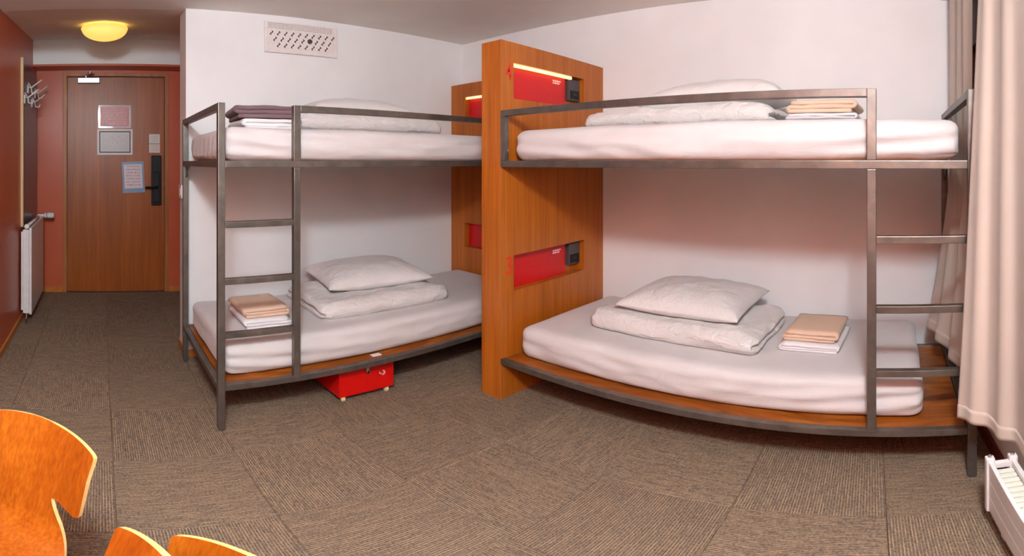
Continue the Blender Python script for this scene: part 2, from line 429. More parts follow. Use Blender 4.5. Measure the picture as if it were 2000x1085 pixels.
# printed sheets on the door
def sheet(name, x0, x1, z0, z1, mats, label, cat, tilt=0, y=YD+0.012, frame=None):
    cx, cz = (x0+x1)/2, (z0+z1)/2
    rot = lambda a, b, c: (cx+(a-cx)*math.cos(tilt)-(c-cz)*math.sin(tilt), b, cz+(a-cx)*math.sin(tilt)+(c-cz)*math.cos(tilt))
    t = thing(name, (cx, y, z0), label, cat)
    obj('backing', B(x0, x1, y-0.003, y, z0, z1, M=rot), mats[0], t)
    return t, rot
M_lam = plain('laminate_pouch', (218, 208, 216), 0.06, 0, 0.8)
M_s1 = textsheet('red_notice_print', (196, 96, 88), (232, 200, 200), 9, -0.85, 0.85)
M_s2 = textsheet('plan_print', (208, 202, 200), (150, 146, 148), 12, -0.9, 0.9)
M_s3 = textsheet('notice_print', (232, 218, 224), (150, 108, 116), 8, -0.75, 0.75)
M_s4 = textsheet('small_sign_print', (222, 224, 216), (196, 80, 66), 5, -0.7, 0.7)
M_dkline = plain('dark_border_print', (70, 74, 84), 0.5)
M_blue = plain('blue_border_print', (136, 164, 196), 0.3)
t, R_ = sheet('laminated_notice', -0.075, 0.259, 1.706, 1.942, [M_lam], 'shiny laminated sheet with pale red print on the wooden door', 'notice')
obj('printed_area', B(-0.055, 0.24, YD+0.007, YD+0.0095, 1.725, 1.925), M_s1, t)
t, R_ = sheet('framed_plan', -0.086, 0.275, 1.433, 1.695, [M_plastic], 'white framed plan with thin dark border on the wooden door', 'plan')
obj('border_line', B(-0.066, 0.255, YD+0.0075, YD+0.0095, 1.453, 1.675), M_dkline, t)
obj('printed_area', B(-0.054, 0.243, YD+0.006, YD+0.0085, 1.465, 1.663), M_s2, t)
t, R_ = sheet('blue_bordered_notice', 0.17, 0.395, 1.045, 1.362, [M_blue], 'tilted text notice with a blue border beside the door lever', 'notice', 0.045)
obj('printed_area', B(0.19, 0.375, YD+0.0075, YD+0.0095, 1.09, 1.335, M=R_), M_s3, t)
t, R_ = sheet('small_door_sign', 0.446, 0.556, 1.455, 1.644, [M_plastic], 'small pale sign with red lettering above the black door lock', 'sign')
obj('printed_area', B(0.452, 0.55, YD+0.0075, YD+0.0095, 1.552, 1.638), M_s4, t)
obj('printed_area', B(0.452, 0.55, YD+0.0075, YD+0.0095, 1.461, 1.540), textsheet('sign_lower_print', (222, 216, 206), (206, 130, 110), 4), t)
obj('divider_line', B(0.446, 0.556, YD+0.0075, YD+0.0095, 1.543, 1.549), M_dkline, t)

# ------------------------------------------------------------------ entrance: board, hooks, radiator, lamp, switch
bd = thing('hook_board', (XL, 4.5, 0.82), 'slate coloured wall board with a pale wood edge on red wall', 'wall board')
obj('board', B(XL, XL+0.018, 4.075, 4.95, 0.82, 2.235), M_board, bd)
obj('edge_strip', B(XL, XL+0.022, 4.055, 4.075, 0.82, 2.24), M_strip, bd)
hooks = [(4.14, 1.86), (4.34, 1.975), (4.58, 1.875), (4.80, 1.99)]
for i, (hy, hz) in enumerate(hooks):
    t = thing('coat_hook', (XL+0.018, hy, hz), 'white forked metal coat hook on the slate wall board', 'hook', 'coat hooks on the slate board')
    X = XL+0.018
    obj('base_plate', B(X, X+0.008, hy-0.02, hy+0.02, hz-0.005, hz+0.07), M_enamel, t)
    obj('lower_hook', tube(bmesh.new(), [(X+0.004, hy, hz+0.05), (X+0.03, hy, hz+0.045), (X+0.035, hy, hz), (X+0.07, hy, hz-0.003), (X+0.078, hy, hz+0.02)], 0.006, 8), M_enamel, t)
    obj('fork_arm', tube(bmesh.new(), [(X+0.03, hy, hz+0.045), (X+0.125, hy, hz+0.115)], 0.006, 8), M_enamel, t)
    obj('fork_arm', tube(bmesh.new(), [(X+0.032, hy, hz+0.045), (X+0.012, hy-0.05, hz+0.08)], 0.006, 8), M_enamel, t)

rd = thing('panel_radiator', (-0.65, 4.37, 0.0), 'flat white panel radiator with thermostat valve below the slate board', 'radiator')
obj('front_panel', B(-0.625, -0.605, 3.96, 4.78, 0.09, 0.825), M_enamel, rd, bevel=0.004)
obj('side_cover', B(-0.675, -0.626, 3.96, 3.985, 0.10, 0.81), M_enamel, rd, bevel=0.003)
obj('rear_panel', B(-0.695, -0.677, 3.98, 4.76, 0.12, 0.79), M_enamel, rd, bevel=0.003)
obj('wall_bracket', B(XL, -0.677, 4.2, 4.23, 0.2, 0.75), M_enamel, rd)
obj('wall_bracket', B(XL, -0.677, 4.55, 4.58, 0.2, 0.75), M_enamel, rd)
obj('top_pipe', tube(bmesh.new(), [(-0.645, 3.955, 0.835), (-0.645, 4.80, 0.835)], 0.012, 12), M_enamel, rd, smooth=True)
for yy in (3.97, 4.74): obj('end_cap', lathe(bmesh.new(), (-0.645, yy, 0.835), [(0.0, -0.02), (0.02, -0.018), (0.022, 0), (0.02, 0.018), (0, 0.02)], 14, 'y'), M_enamel, rd, smooth=True)
bm = bmesh.new(); tube(bm, [(-0.645, 4.80, 0.835), (-0.60, 4.82, 0.837)], 0.014, 12)
v = obj('thermostat_valve', lathe(bm, (-0.60, 4.82, 0.837), [(0.0, 0), (0.02, 0.0), (0.026, 0.012), (0.028, 0.055), (0.026, 0.09), (0.0, 0.094)], 18, 'x'), M_enamel, rd, smooth=True)
obj('valve_ring', lathe(bmesh.new(), (-0.578, 4.82, 0.837), [(0.0292, 0), (0.0292, 0.006)], 18, 'x'), M_socket, v)
obj('drain_valve', tube(bmesh.new(), [(-0.65, 3.99, 0.095), (-0.65, 3.96, 0.055), (-0.65, 4.0, 0.0)], 0.011, 10), M_chrome, rd)

lz = HC + sl*(3.98-YB-0.05)
lm = thing('ceiling_lamp', (-0.02, 3.98, lz-0.01), 'glowing amber glass bowl lamp on the corridor ceiling', 'lamp')
obj('lamp_base', lathe(bmesh.new(), (-0.02, 3.98, lz+0.01), [(0.12, 0), (0.12, -0.03), (0.05, -0.035)], 32), M_enamel, lm)
prof = [(0.185, -0.028), (0.188, -0.034)] + [(0.185*math.cos(a), -0.034-0.098*math.sin(a)) for a in [i*PI/2/10 for i in range(1, 10)]] + [(0.0, -0.132)]
inner = [(0.0, -0.126)] + [(0.179*math.cos(a), -0.034-0.092*math.sin(a)) for a in [i*PI/2/10 for i in range(9, 0, -1)]] + [(0.181, -0.030)]
obj('glass_bowl', lathe(bmesh.new(), (-0.02, 3.98, lz), inner[::-1][:1]+prof, 40), M_lampglass, lm, smooth=True)
pl = lamp('lamp_bulb', 'POINT', (-0.02, 3.98, lz-0.06), 6.0, (1.0, 0.80, 0.48), 0.03)
pl.location = (-0.02, 3.98, lz-0.022)
sw = thing('light_switch', (0.505, 3.42, 1.13), 'small white light switch on the end of the white wall', 'switch')
obj('switch_plate', B(0.498, 0.512, 3.36, 3.46, 1.11, 1.20), M_plastic, sw, bevel=0.002)
obj('rocker', B(0.494, 0.500, 3.38, 3.44, 1.13, 1.18), M_plastic, sw)

# ------------------------------------------------------------------ wall vent
vt = thing('wall_vent', (1.34, YB, 2.13), 'white perforated ventilation panel with S-shaped slots high on white wall', 'vent')
VX0, VX1, VZ0, VZ1 = 1.055, 1.62, 2.13, 2.362
obj('vent_panel', B(VX0, VX1, YB-0.022, YB, VZ0, VZ1), M_plastic, vt, bevel=0.01)
bm = bmesh.new()
for i in range(44):
    for j in range(4):
        x = 1.085+i*0.0112; z = 2.345-j*0.0118
        lathe(bm, (x, YB-0.0222, z), [(0.0028, 0.0), (0.0028, -0.0008)], 6, 'y')
tag(obj('perforation', bm, M_hole, vt), kind='stuff')
def slot(cx, cz):
    pts = []
    for k in range(13):
        t = k/12*2-1
        pts.append((cx+0.0085*math.sin(t*PI*0.95)*1.0, cz+0.017*t))
    bm = bmesh.new(); L = []
    for k, (x, z) in enumerate(pts):
        wd = 0.0058*(1-0.5*abs(k/6-1)**2)
        L.append([bm.verts.new((x-wd, YB-0.0232, z)), bm.verts.new((x+wd, YB-0.0232, z)), bm.verts.new((x+wd, YB-0.021, z)), bm.verts.new((x-wd, YB-0.021, z))])
    for a, b_ in zip(L, L[1:]):
        for k in range(4): bm.faces.new((a[k], a[(k+1) % 4], b_[(k+1) % 4], b_[k]))
    bm.faces.new(L[0]); bm.faces.new(L[-1])
    return obj('slot', bm, M_hole, vt)
for k in range(10): slot(1.105+k*0.0525, 2.272)
for k in range(9):
    if k == 5:
        kb = obj('knob', lathe(bmesh.new(), (1.131+k*0.0525, YB-0.022, 2.232), [(0.018, 0), (0.018, -0.008), (0.014, -0.011), (0.0, -0.011)], 20, 'y'), M_socket, vt)
    else: slot(1.131+k*0.0525, 2.228)
for k in range(8): slot(1.157+k*0.0525, 2.185)

# ------------------------------------------------------------------ text
def text_obj(txt, M, h, wd, mat, parent, name):
    """flat lettering: curve text turned into a mesh, fitted to wd x h, mapped by M(u, v)"""
    cu = bpy.data.curves.new('t', 'FONT'); cu.body = txt; cu.size = 1; cu.resolution_u = 4; cu.offset = 0.006
    to = bpy.data.objects.new('t', cu); COL.objects.link(to)
    dg = bpy.context.evaluated_depsgraph_get(); me = bpy.data.meshes.new_from_object(to.evaluated_get(dg))
    bpy.data.objects.remove(to)
    xs = [v.co.x for v in me.vertices]; ys = [v.co.y for v in me.vertices]
    x0, x1, y0, y1 = min(xs), max(xs), min(ys), max(ys)
    bm = bmesh.new(); bm.from_mesh(me); bpy.data.meshes.remove(me)
    for v in bm.verts: v.co = M((v.co.x-x0)/(x1-x0)*wd, (v.co.y-y0)/(y1-y0)*h)
    r = bmesh.ops.recalc_face_normals(bm, faces=bm.faces)
    return obj(name, bm, mat, parent)

# ------------------------------------------------------------------ headboard partitions
def headboard(M, L, T, loc, label, o_, numbers):
    """M(a, b, z): a along the panel from its free end, b = depth behind the face"""
    H = 2.02; a0, a1 = 0.10+o_, 0.79+o_
    t = thing('bed_headboard', loc, label, 'headboard', 'tall wooden headboards with red niches')
    N = [(0.645, 0.848), (1.705, 1.905)]
    bm = bmesh.new()
    box(bm, 0, L, 0.06, T, 0, H, M=M)
    zs = [0, N[0][0], N[0][1], N[1][0], N[1][1], H]
    for k in range(5):
        if k % 2 == 0: box(bm, 0, L, 0, 0.06, zs[k], zs[k+1], M=M)
        else:
            box(bm, 0, a0, 0, 0.06, zs[k], zs[k+1], M=M); box(bm, a1, L, 0, 0.06, zs[k], zs[k+1], M=M)
    bmesh.ops.remove_doubles(bm, verts=bm.verts, dist=1e-5)
    obj('panel', bm, M_panel, t)
    obj('corner_edge', B(-0.0015, 0.004, -0.0015, 0.004, 0, H, M=M), M_frame, t)
    for k, (z0, z1) in enumerate(N):
        rb = obj('niche_back', B(a0+0.001, 0.645+o_, 0.05, 0.0598, z0+0.001, z1-0.001, M=M), M_redback, t)
        s = obj('socket_unit', B(0.66+o_, 0.78+o_, 0.03, 0.0598, z0+0.05, z1-0.012, M=M), M_socket, t, bevel=0.003)
        obj('socket_face', B(0.675+o_, 0.765+o_, 0.026, 0.031, z0+0.06, z0+0.115, M=M), M_black, s)
        obj('socket_slot', B(0.70+o_, 0.74+o_, 0.024, 0.027, z0+0.085, z0+0.095, M=M), M_hole, s)
        if k == 1:
            obj('led_strip', B(a0+0.002, 0.665+o_, 0.012, 0.028, z1-0.018, z1-0.002, M=M), M_led, t, label='lit warm LED strip')
        # two tiny lines of white print
        bm = bmesh.new(); zz = z1-0.045
        for row, wds in enumerate(([.012, .016, .02, .01, .008], [.014, .02, .012, .01])):
            a = 0.515+o_
            for wv in wds: box(bm, a, a+wv, 0.0494, 0.0501, zz-row*0.014, zz-row*0.014+0.009, M=M); a += wv+0.004
        obj('printed_text', bm, M_print, rb)
        if numbers:
            zc = (z0+z1)/2 + (0.055 if k == 0 else 0.052)
            text_obj(numbers[k], lambda u, v, zc=zc: M(0.038+u, -0.0012, zc-0.055+v), 0.10, 0.045, M_num, t, 'bed_number')
    return t
hb2 = headboard(lambda a, b, z: (1.835+a, 1.82+b, z), XR-1.835, 0.145, (2.35, 1.9, 0),
                'tall wooden headboard with red numbers 4 and 3 and two red niches', 0.0, ('3', '4'))
hb1 = headboard(lambda a, b, z: (2.73+b, YB-a, z), YB-2.25, XR-2.73, (2.8, 2.76, 0),
                'tall wooden headboard in the corner behind the numbered one', 0.07, None)

# ------------------------------------------------------------------ bunk beds
TW = 0.034
def bunk(M, L, W, loc, label, deckmat, flip):
    t = thing('bunk_bed', loc, label, 'bunk bed', 'raw steel bunk beds')
    h = TW/2
    def bar(name, s0, s1, d0, d1, z0, z1, par=t, mat=M_steel):
        return obj(name, B(s0, s1, d0, d1, z0, z1, M=M), mat, par, bevel=0.003)
    ZT, ZU, ZL = 1.632, 1.350, 0.250
    for d in (0, W):
        p = bar('post', -h, h, d-h, d+h, 0.006, ZT)
        obj('foot_cap', B(-h*0.8, h*0.8, d-h*0.8, d+h*0.8, 0.0, 0.012, M=M), M_socket, p)
    for zc in (ZU, ZL):
        bar('side_rail', h, L, -h, h, zc-0.016, zc+0.016)
        bar('side_rail', h, L, W-h, W+h, zc-0.016, zc+0.016)
        bar('end_rail', -h, h, h, W-h, zc-0.016, zc+0.016)
        bar('cross_bar', L*0.35, L*0.35+0.03, h, W-h, zc-0.0155, zc-0.008)
        bar('cross_bar', L*0.7, L*0.7+0.03, h, W-h, zc-0.0155, zc-0.008)
    bar('end_guard', -h, h, h, W-h, ZT-0.032, ZT)
    s = 0.372
    bar('ladder_post', s-h, s+h, -h*0.95, h*0.95, ZL+0.014, ZU-0.016)
    bar('guard_post', s-h*1.05, s+h*1.05, -h, h, ZU+0.016, ZT)
    bar('guard_rail', s+h, L, -h, h, ZT-0.032, ZT)
    gp = bar('guard_post', L-0.03, L, -h, h, ZU+0.016, ZT-0.032)
    for zz in (1.42, 1.55):
        obj('bolt', lathe(bmesh.new(), M(L-0.030, 0.006, zz), [(0.006, -0.004), (0.006, 0.004)], 10, 'y'), M_chrome, gp)
    for zr in (0.532, 0.802, 1.072):
        bar('ladder_rung', h, s-h, -h*0.9, h*0.9, zr-0.016, zr+0.014)
    obj('deck_board', B(h+0.004, L-0.004, h, W-h, ZL-0.008, ZL+0.012, M=M), deckmat, t)
    obj('deck_board', B(h+0.004, L-0.004, h, W-h, ZU-0.008, ZU+0.012, M=M), deckmat, t)
    # small triangular gusset under the upper deck at the rear corner
    bm = bmesh.new()
    pr = [(W-0.16, ZU-0.016), (W-h, ZU-0.016), (W-h, ZU-0.09)]
    A = [bm.verts.new(M(0.0-0.002, d, z)) for d, z in pr]; C = [bm.verts.new(M(0.006, d, z)) for d, z in pr]
    bm.faces.new(A); bm.faces.new(C)
    for k in range(3): bm.faces.new((A[k], A[(k+1) % 3], C[(k+1) % 3], C[k]))
    obj('gusset', bm, M_steel, t)
    return t
L1, W1 = 2.73-0.495, 0.945
M1 = lambda s, d, z: (0.495+s, 2.225+d, z)
bunk(M1, L1, W1, (1.6, 2.7, 0), 'raw steel bunk bed along the wall with the white vent', M_deck, False)
p0, p1 = Vector((1.748, -0.325)), Vector((1.845, 1.818))
L2 = (p1-p0).length; W2 = 0.99
e1 = (p1-p0).normalized(); e2 = Vector((e1.y, -e1.x))
def M2(s, d, z):
    q = p0+e1*s+e2*d; return (q.x, q.y, z)
bunk(M2, L2, W2, (2.3, 0.75, 0), 'raw steel bunk bed between the numbered headboard and the curtains', M_deckY, True)

# ------------------------------------------------------------------ mattresses
def mattress(M, s0, s1, d0, d1, z0, z1, label, seed, droop=0.0, gather=0):
    cx = (s0+s1)/2
    def disp(w_, p, e):
        s, d, z = w_
        side = max(0, 1-abs((z-z0)/(z1-z0)*2-1))
        v = Vector((0, 0, 0))
        v.z += 0.006*nz(s*2.2+seed, d*2.6, 1.7) * (1 if z > (z0+z1)/2 else 0)
        k = 0.009*nz(s*3+seed, z*16-abs(s-cx)*4.5, d*3) + 0.004*nz(s*9+seed, z*30, d*8)
        # drag folds that fan from the corners along the front side
        edge = max(0, 1-min(s-s0, s1-s)/0.9)
        k += 0.007*edge*math.sin((z-z0)*88 + min(s-s0, s1-s)*7+seed+1.5*nz(s*3, z*6, seed)) * (1 if (s1-s > s-s0) else 0.4)
        if abs(p[1]) > 0.98: v.y += k*(1 if p[1] > 0 else -1)*(0.4+side)
        if abs(p[0]) > 0.98: v.x += (0.006*nz(d*5+seed, z*18, 3)+0.006*gather*math.sin(d*60+z*20))*(1 if p[0] > 0 else -1)
        # belly and slightly lifted corners at the bottom
        v.y += (0.012*side if p[1] > 0 else -0.012*side)
        if z < z0+0.03: v.z += 0.010*edge*abs(nz(s*6, d*6, seed))
        return v
    bm = softbox(s0, s1, d0, d1, z0, z1, (0.055, 0.05, 0.045), 0.028, disp, M)
    o = obj('mattress', bm, M_sheet, smooth=True, loc=M((s0+s1)/2, (d0+d1)/2, z0))
    return tag(o, label, 'mattress', 'mattresses in white fitted sheets')
mt = mattress(M1, 0.035, L1-0.02, 0.075, 0.915, 0.262, 0.452, 'mattress in white sheet on the lower bunk by the vent wall', 1.3)
bm = bmesh.new()
pt_ = [(0.835, 0), (0.85, 0), (0.87, 0), (0.89, 0)]
for a, b_ in zip(pt_, pt_[1:]): box(bm, a[0], b_[0], 0.046, 0.078, 0.2625, 0.2665, M=M1)
obj('care_tag', bm, M_plastic, mt)
mattress(M1, 0.03, L1-0.02, 0.045, 0.915, 1.362, 1.528, 'mattress in white sheet on the upper bunk by the vent wall', 4.1, gather=1)
mattress(M2, 0.175, L2-0.045, 0.085, 0.95, 0.262, 0.455, 'mattress in white sheet on the lower bunk by the curtains', 7.7)
mattress(M2, 0.035, L2-0.03, 0.055, 0.95, 1.362, 1.530, 'mattress in white sheet on the upper bunk by the curtains', 9.2)

# ------------------------------------------------------------------ duvets and pillows
def rotM(M, cs, cdv, ang):
    c, s_ = math.cos(ang), math.sin(ang)
    return lambda s, d, z: M(cs+s*c-d*s_, cdv+s*s_+d*c, z)
def duvet(M, cs, cdv, ls, ld, z0, h, ang, label, seed, side=1):
    MM = rotM(M, cs, cdv, ang)
    def disp(w_, p, e):
        s, d, z = w_; v = Vector((0, 0, 0))
        zz = (z-z0)/h
        top = 1 if zz > 0.3 else 0.25
        v.z += top*(0.016*nz(s*4+seed, d*4, 2)+0.011*nz(s*10+seed, d*8, 5)+0.006*nz(s*24, d*22, seed))
        v.x += 0.010*nz(d*7+seed, z*20, s*4); v.y += 0.010*nz(s*6+seed, z*15, d*5)
        # groove between folded layers on the open sides, puffed fold at the front
        gro = math.exp(-((zz-0.5)/0.10)**2)
        if abs(p[0]) > 0.97: v.x -= math.copysign(0.035*gro + 0.012*abs(nz(d*22+seed, z*40, 1)), p[0])
        if p[1] > 0.97: v.y -= 0.03*gro
        if p[1] < -0.9: v.z -= 0.012*max(0, zz-0.4)
        # loose thinning to the ends
        v.z -= 0.022*max(0, zz-0.2)*(abs(p[0])**6) + 0.02*max(0, zz-0.2)*(max(0, p[1])**4)
        return v
    bm = softbox(-ls/2, ls/2, -ld/2, ld/2, z0, z0+h, (0.045, 0.055, h*0.48), 0.017, disp, MM)
    o = obj('duvet', bm, M_duvet, smooth=True, loc=M(cs, cdv, z0))
    return tag(o, label, 'duvet', 'folded white duvets')
def pillow(M, cs, cdv, a, b, z0, h, ang, label, seed, pitch=0.0, roll=0.0):
    P, F = gridbox(44, 32, 2)
    out = []
    c, s_ = math.cos(ang), math.sin(ang)
    for p in P:
        u, v, k = p
        x = a*u*(1-0.055*(1-v*v)); y = b*v*(1-0.07*(1-u*u))
        t = max(0, (1-abs(u)**2.8))**0.5 * max(0, (1-abs(v)**2.6))**0.5
        edge = 1-t
        zz = h*t*(0.62 if k > 0 else -0.38 if k < 0 else 0) + 0.004*k
        zz += (0.010*nz(u*3+seed, v*3, k)*t + 0.007*edge*nz(math.atan2(v, u)*7+seed, t*2, k)+0.005*nz(u*7+seed, v*6, k)*t)*(1 if k > 0 else 0.3)
        z = z0+0.38*h+zz + pitch*y + roll*x
        out.append(M(cs+x*c-y*s_, cdv+x*s_+y*c, z))
    bm = from_pf(out, F)
    o = obj('pillow', bm, M_pillow, smooth=True, loc=M(cs, cdv, z0))
    return tag(o, label, 'pillow', 'white pillows')
duvet(M1, 1.08, 0.52, 0.90, 0.62, 0.446, 0.115, -0.03, 'folded white duvet on the lower bunk by the vent wall', 2.2)
pillow(M1, 1.13, 0.60, 0.36, 0.25, 0.548, 0.155, -0.10, 'plump white pillow on the folded duvet, lower bunk by the vent wall', 1.0, 0.05)
duvet(M1, 1.03, 0.58, 1.02, 0.56, 1.522, 0.12, -0.02, 'folded white duvet on the upper bunk by the vent wall', 5.2)
pillow(M1, 1.05, 0.66, 0.37, 0.22, 1.628, 0.14, 0.0, 'white pillow on the folded duvet, upper bunk by the vent wall', 3.0)
duvet(M2, 1.33, 0.545, 0.92, 0.56, 0.45, 0.115, 0.05, 'folded white duvet on the lower bunk by the curtains', 8.1)
pillow(M2, 1.325, 0.60, 0.335, 0.27, 0.552, 0.15, 0.02, 'plump white pillow on the folded duvet, lower bunk by the curtains', 6.0, 0.03)
duvet(M2, 1.33, 0.56, 1.02, 0.56, 1.524, 0.105, 0.0, 'folded white duvet on the upper bunk by the curtains', 11.0)
pillow(M2, 1.20, 0.64, 0.38, 0.24, 1.615, 0.165, 0.0, 'white pillow on the folded duvet, upper bunk by the curtains', 9.0, 0, -0.05)

# ------------------------------------------------------------------ folded towels and linen
def towel(name, M, cs, cdv, ls, ld, z0, layers, pitch, ang, mat, label, cat, group, seed):
    """one length of cloth folded back and forth: a ribbon in the (s, z) plane, swept along d"""
    MM = rotM(M, cs, cdv, ang)
    r = pitch/2; path = []
    for k in range(layers):
        z = r + k*pitch
        a, b_ = (-ls/2+r, ls/2-r) if k % 2 == 0 else (ls/2-r, -ls/2+r)
        n = 10
        for i in range(n+1): path.append((a+(b_-a)*i/n, z))
        if k < layers-1:
            sgn = 1 if k % 2 == 0 else -1
            for i in range(1, 6):
                t = -PI/2+PI*i/6; path.append((b_+sgn*r*math.cos(t)*1.15, z+r+r*math.sin(t)))
    th = pitch*0.44
    ND = 10; rows = []
    bm = bmesh.new()
    N = len(path)
    for j in range(ND+1):
        v = j/ND; d = -ld/2+ld*v
        up, dn = [], []
        for i, (s, z) in enumerate(path):
            s0_, z0_ = path[max(0, i-1)]; s1_, z1_ = path[min(N-1, i+1)]
            tx, tz = s1_-s0_, z1_-z0_; ln = math.hypot(tx, tz) or 1
            nx, nz_ = -tz/ln, tx/ln
            wob = 0.0035*nz(s*9+seed, d*7, z*60) + 0.002*nz(s*25, d*20, seed+z*80)
            rd_ = 0.006*nz(seed+z*130, 0.3, d*3)
            dd = d + rd_*(1 if j in (0, ND) else 0) + 0.004*nz(s*14, z*90, seed)*(1 if j in (0, ND) else 0)
            lift = -0.10*pitch*(1 if j in (0, ND) else 0)*(z/pitch)
            ss = s + 0.006*nz(seed+z*70, d*5, 1)
            for lst, k in ((up, 1), (dn, -1)):
                lst.append(bm.verts.new(MM(ss+nx*th*k, dd, z0+max(0.0005, z+nz_*th*k+wob*min(1, z/pitch)+lift))))
        rows.append((up, dn))
    for (u0, d0_), (u1, d1_) in zip(rows, rows[1:]):
        for i in range(N-1):
            bm.faces.new((u0[i], u0[i+1], u1[i+1], u1[i])); bm.faces.new((d0_[i], d1_[i], d1_[i+1], d0_[i+1]))
        bm.faces.new((u0[0], u1[0], d1_[0], d0_[0])); bm.faces.new((u0[-1], d0_[-1], d1_[-1], u1[-1]))
    for u, d_ in (rows[0], rows[-1]):
        for i in range(N-1): bm.faces.new((u[i], d_[i], d_[i+1], u[i+1]))
    o = obj(name, bm, mat, smooth=True, loc=MM(0, 0, z0))
    return tag(o, label, cat, group)
GT, GL = 'folded towels on the bunks', 'folded white linen under the towels'
towel('folded_linen', M1, 0.325, 0.42, 0.25, 0.33, 0.452, 3, 0.017, 0.0, M_linen, 'white linen folded below the beige towel, lower bunk by the vent wall', 'linen', GL, 1)
towel('folded_towel', M1, 0.325, 0.44, 0.25, 0.29, 0.504, 3, 0.019, 0.03, M_beige, 'beige towel folded on the lower bunk by the vent wall', 'towel', GT, 2)
towel('folded_linen', M1, 0.335, 0.40, 0.29, 0.34, 1.526, 3, 0.021, -0.04, M_linen, 'white linen folded below the dark brown towel', 'linen', GL, 3)
towel('folded_towel', M1, 0.325, 0.41, 0.32, 0.34, 1.590, 3, 0.024, -0.12, M_brown, 'dark mauve brown towel folded on the upper bunk', 'towel', GT, 4)
towel('folded_linen', M2, 0.665, 0.53, 0.27, 0.33, 0.456, 3, 0.013, 0.06, M_linen, 'white linen folded below the beige towel, lower bunk by the curtains', 'linen', GL, 5)
towel('folded_towel', M2, 0.665, 0.55, 0.25, 0.30, 0.497, 3, 0.018, 0.06, M_beige, 'beige towel folded on the lower bunk by the curtains', 'towel', GT, 6)
towel('folded_linen', M2, 0.60, 0.42, 0.30, 0.33, 1.530, 3, 0.014, 0.0, M_linen, 'white linen folded below the beige towel, upper bunk by the curtains', 'linen', GL, 7)
towel('folded_towel', M2, 0.60, 0.44, 0.29, 0.30, 1.574, 3, 0.020, 0.04, M_beige, 'beige towel folded on the upper bunk by the curtains', 'towel', GT, 8)

# ------------------------------------------------------------------ red box on casters
bx = thing('storage_box', (1.30, 2.5, 0), 'red wooden storage box on small casters under the bunk', 'box')
obj('box_body', B(1.135, 1.475, 2.29, 2.79, 0.035, 0.20), M_redbox, bx, bevel=0.003)
obj('box_lid', B(1.133, 1.477, 2.288, 2.792, 0.2005, 0.215), M_redbox, bx, bevel=0.003)
for cx in (1.165, 1.435):
    for cy in (2.305, 2.77):
        c = obj('caster', lathe(bmesh.new(), (cx-0.009, cy, 0.0165), [(0.0, 0), (0.014, 0.0), (0.0165, 0.003), (0.0165, 0.015), (0.014, 0.018), (0, 0.018)], 16, 'x'), M_cast, bx)
        obj('caster_fork', box(B(cx-0.012, cx-0.0095, cy-0.008, cy+0.008, 0.012, 0.036), cx+0.0095, cx+0.012, cy-0.008, cy+0.008, 0.012, 0.036), M_cast, c)
lt = obj('latch', B(1.296, 1.314, 2.280, 2.290, 0.165, 0.210), M_chrome, bx, bevel=0.002)
obj('latch_ring', lathe(bmesh.new(), (1.305, 2.279, 0.168), [(0.011, -0.003), (0.011, 0.003), (0.006, 0.003), (0.006, -0.003)], 16, 'y'), M_chrome, lt)
# swirl emblem on the front
bm = bmesh.new()
def arcband(c, r0, r1, a0, a1, n=14):
    A = []
    for i in range(n+1):
        a = a0+(a1-a0)*i/n; f = math.sin(PI*i/n)**0.5
        rm = (r0+r1)/2; hw = (r1-r0)/2*max(0.12, f)
        A.append((bm.verts.new((c[0]+(rm-hw)*math.cos(a), 2.2885, c[1]+(rm-hw)*math.sin(a))), bm.verts.new((c[0]+(rm+hw)*math.cos(a), 2.2885, c[1]+(rm+hw)*math.sin(a)))))
    for (a, b_), (c_, d_) in zip(A, A[1:]): bm.faces.new((a, b_, d_, c_))
arcband((1.400, 0.140), 0.008, 0.020, -1.9, 1.5); arcband((1.392, 0.146), 0.006, 0.014, 2.6, 5.6)
obj('swirl_emblem', bm, M_pink, bx)

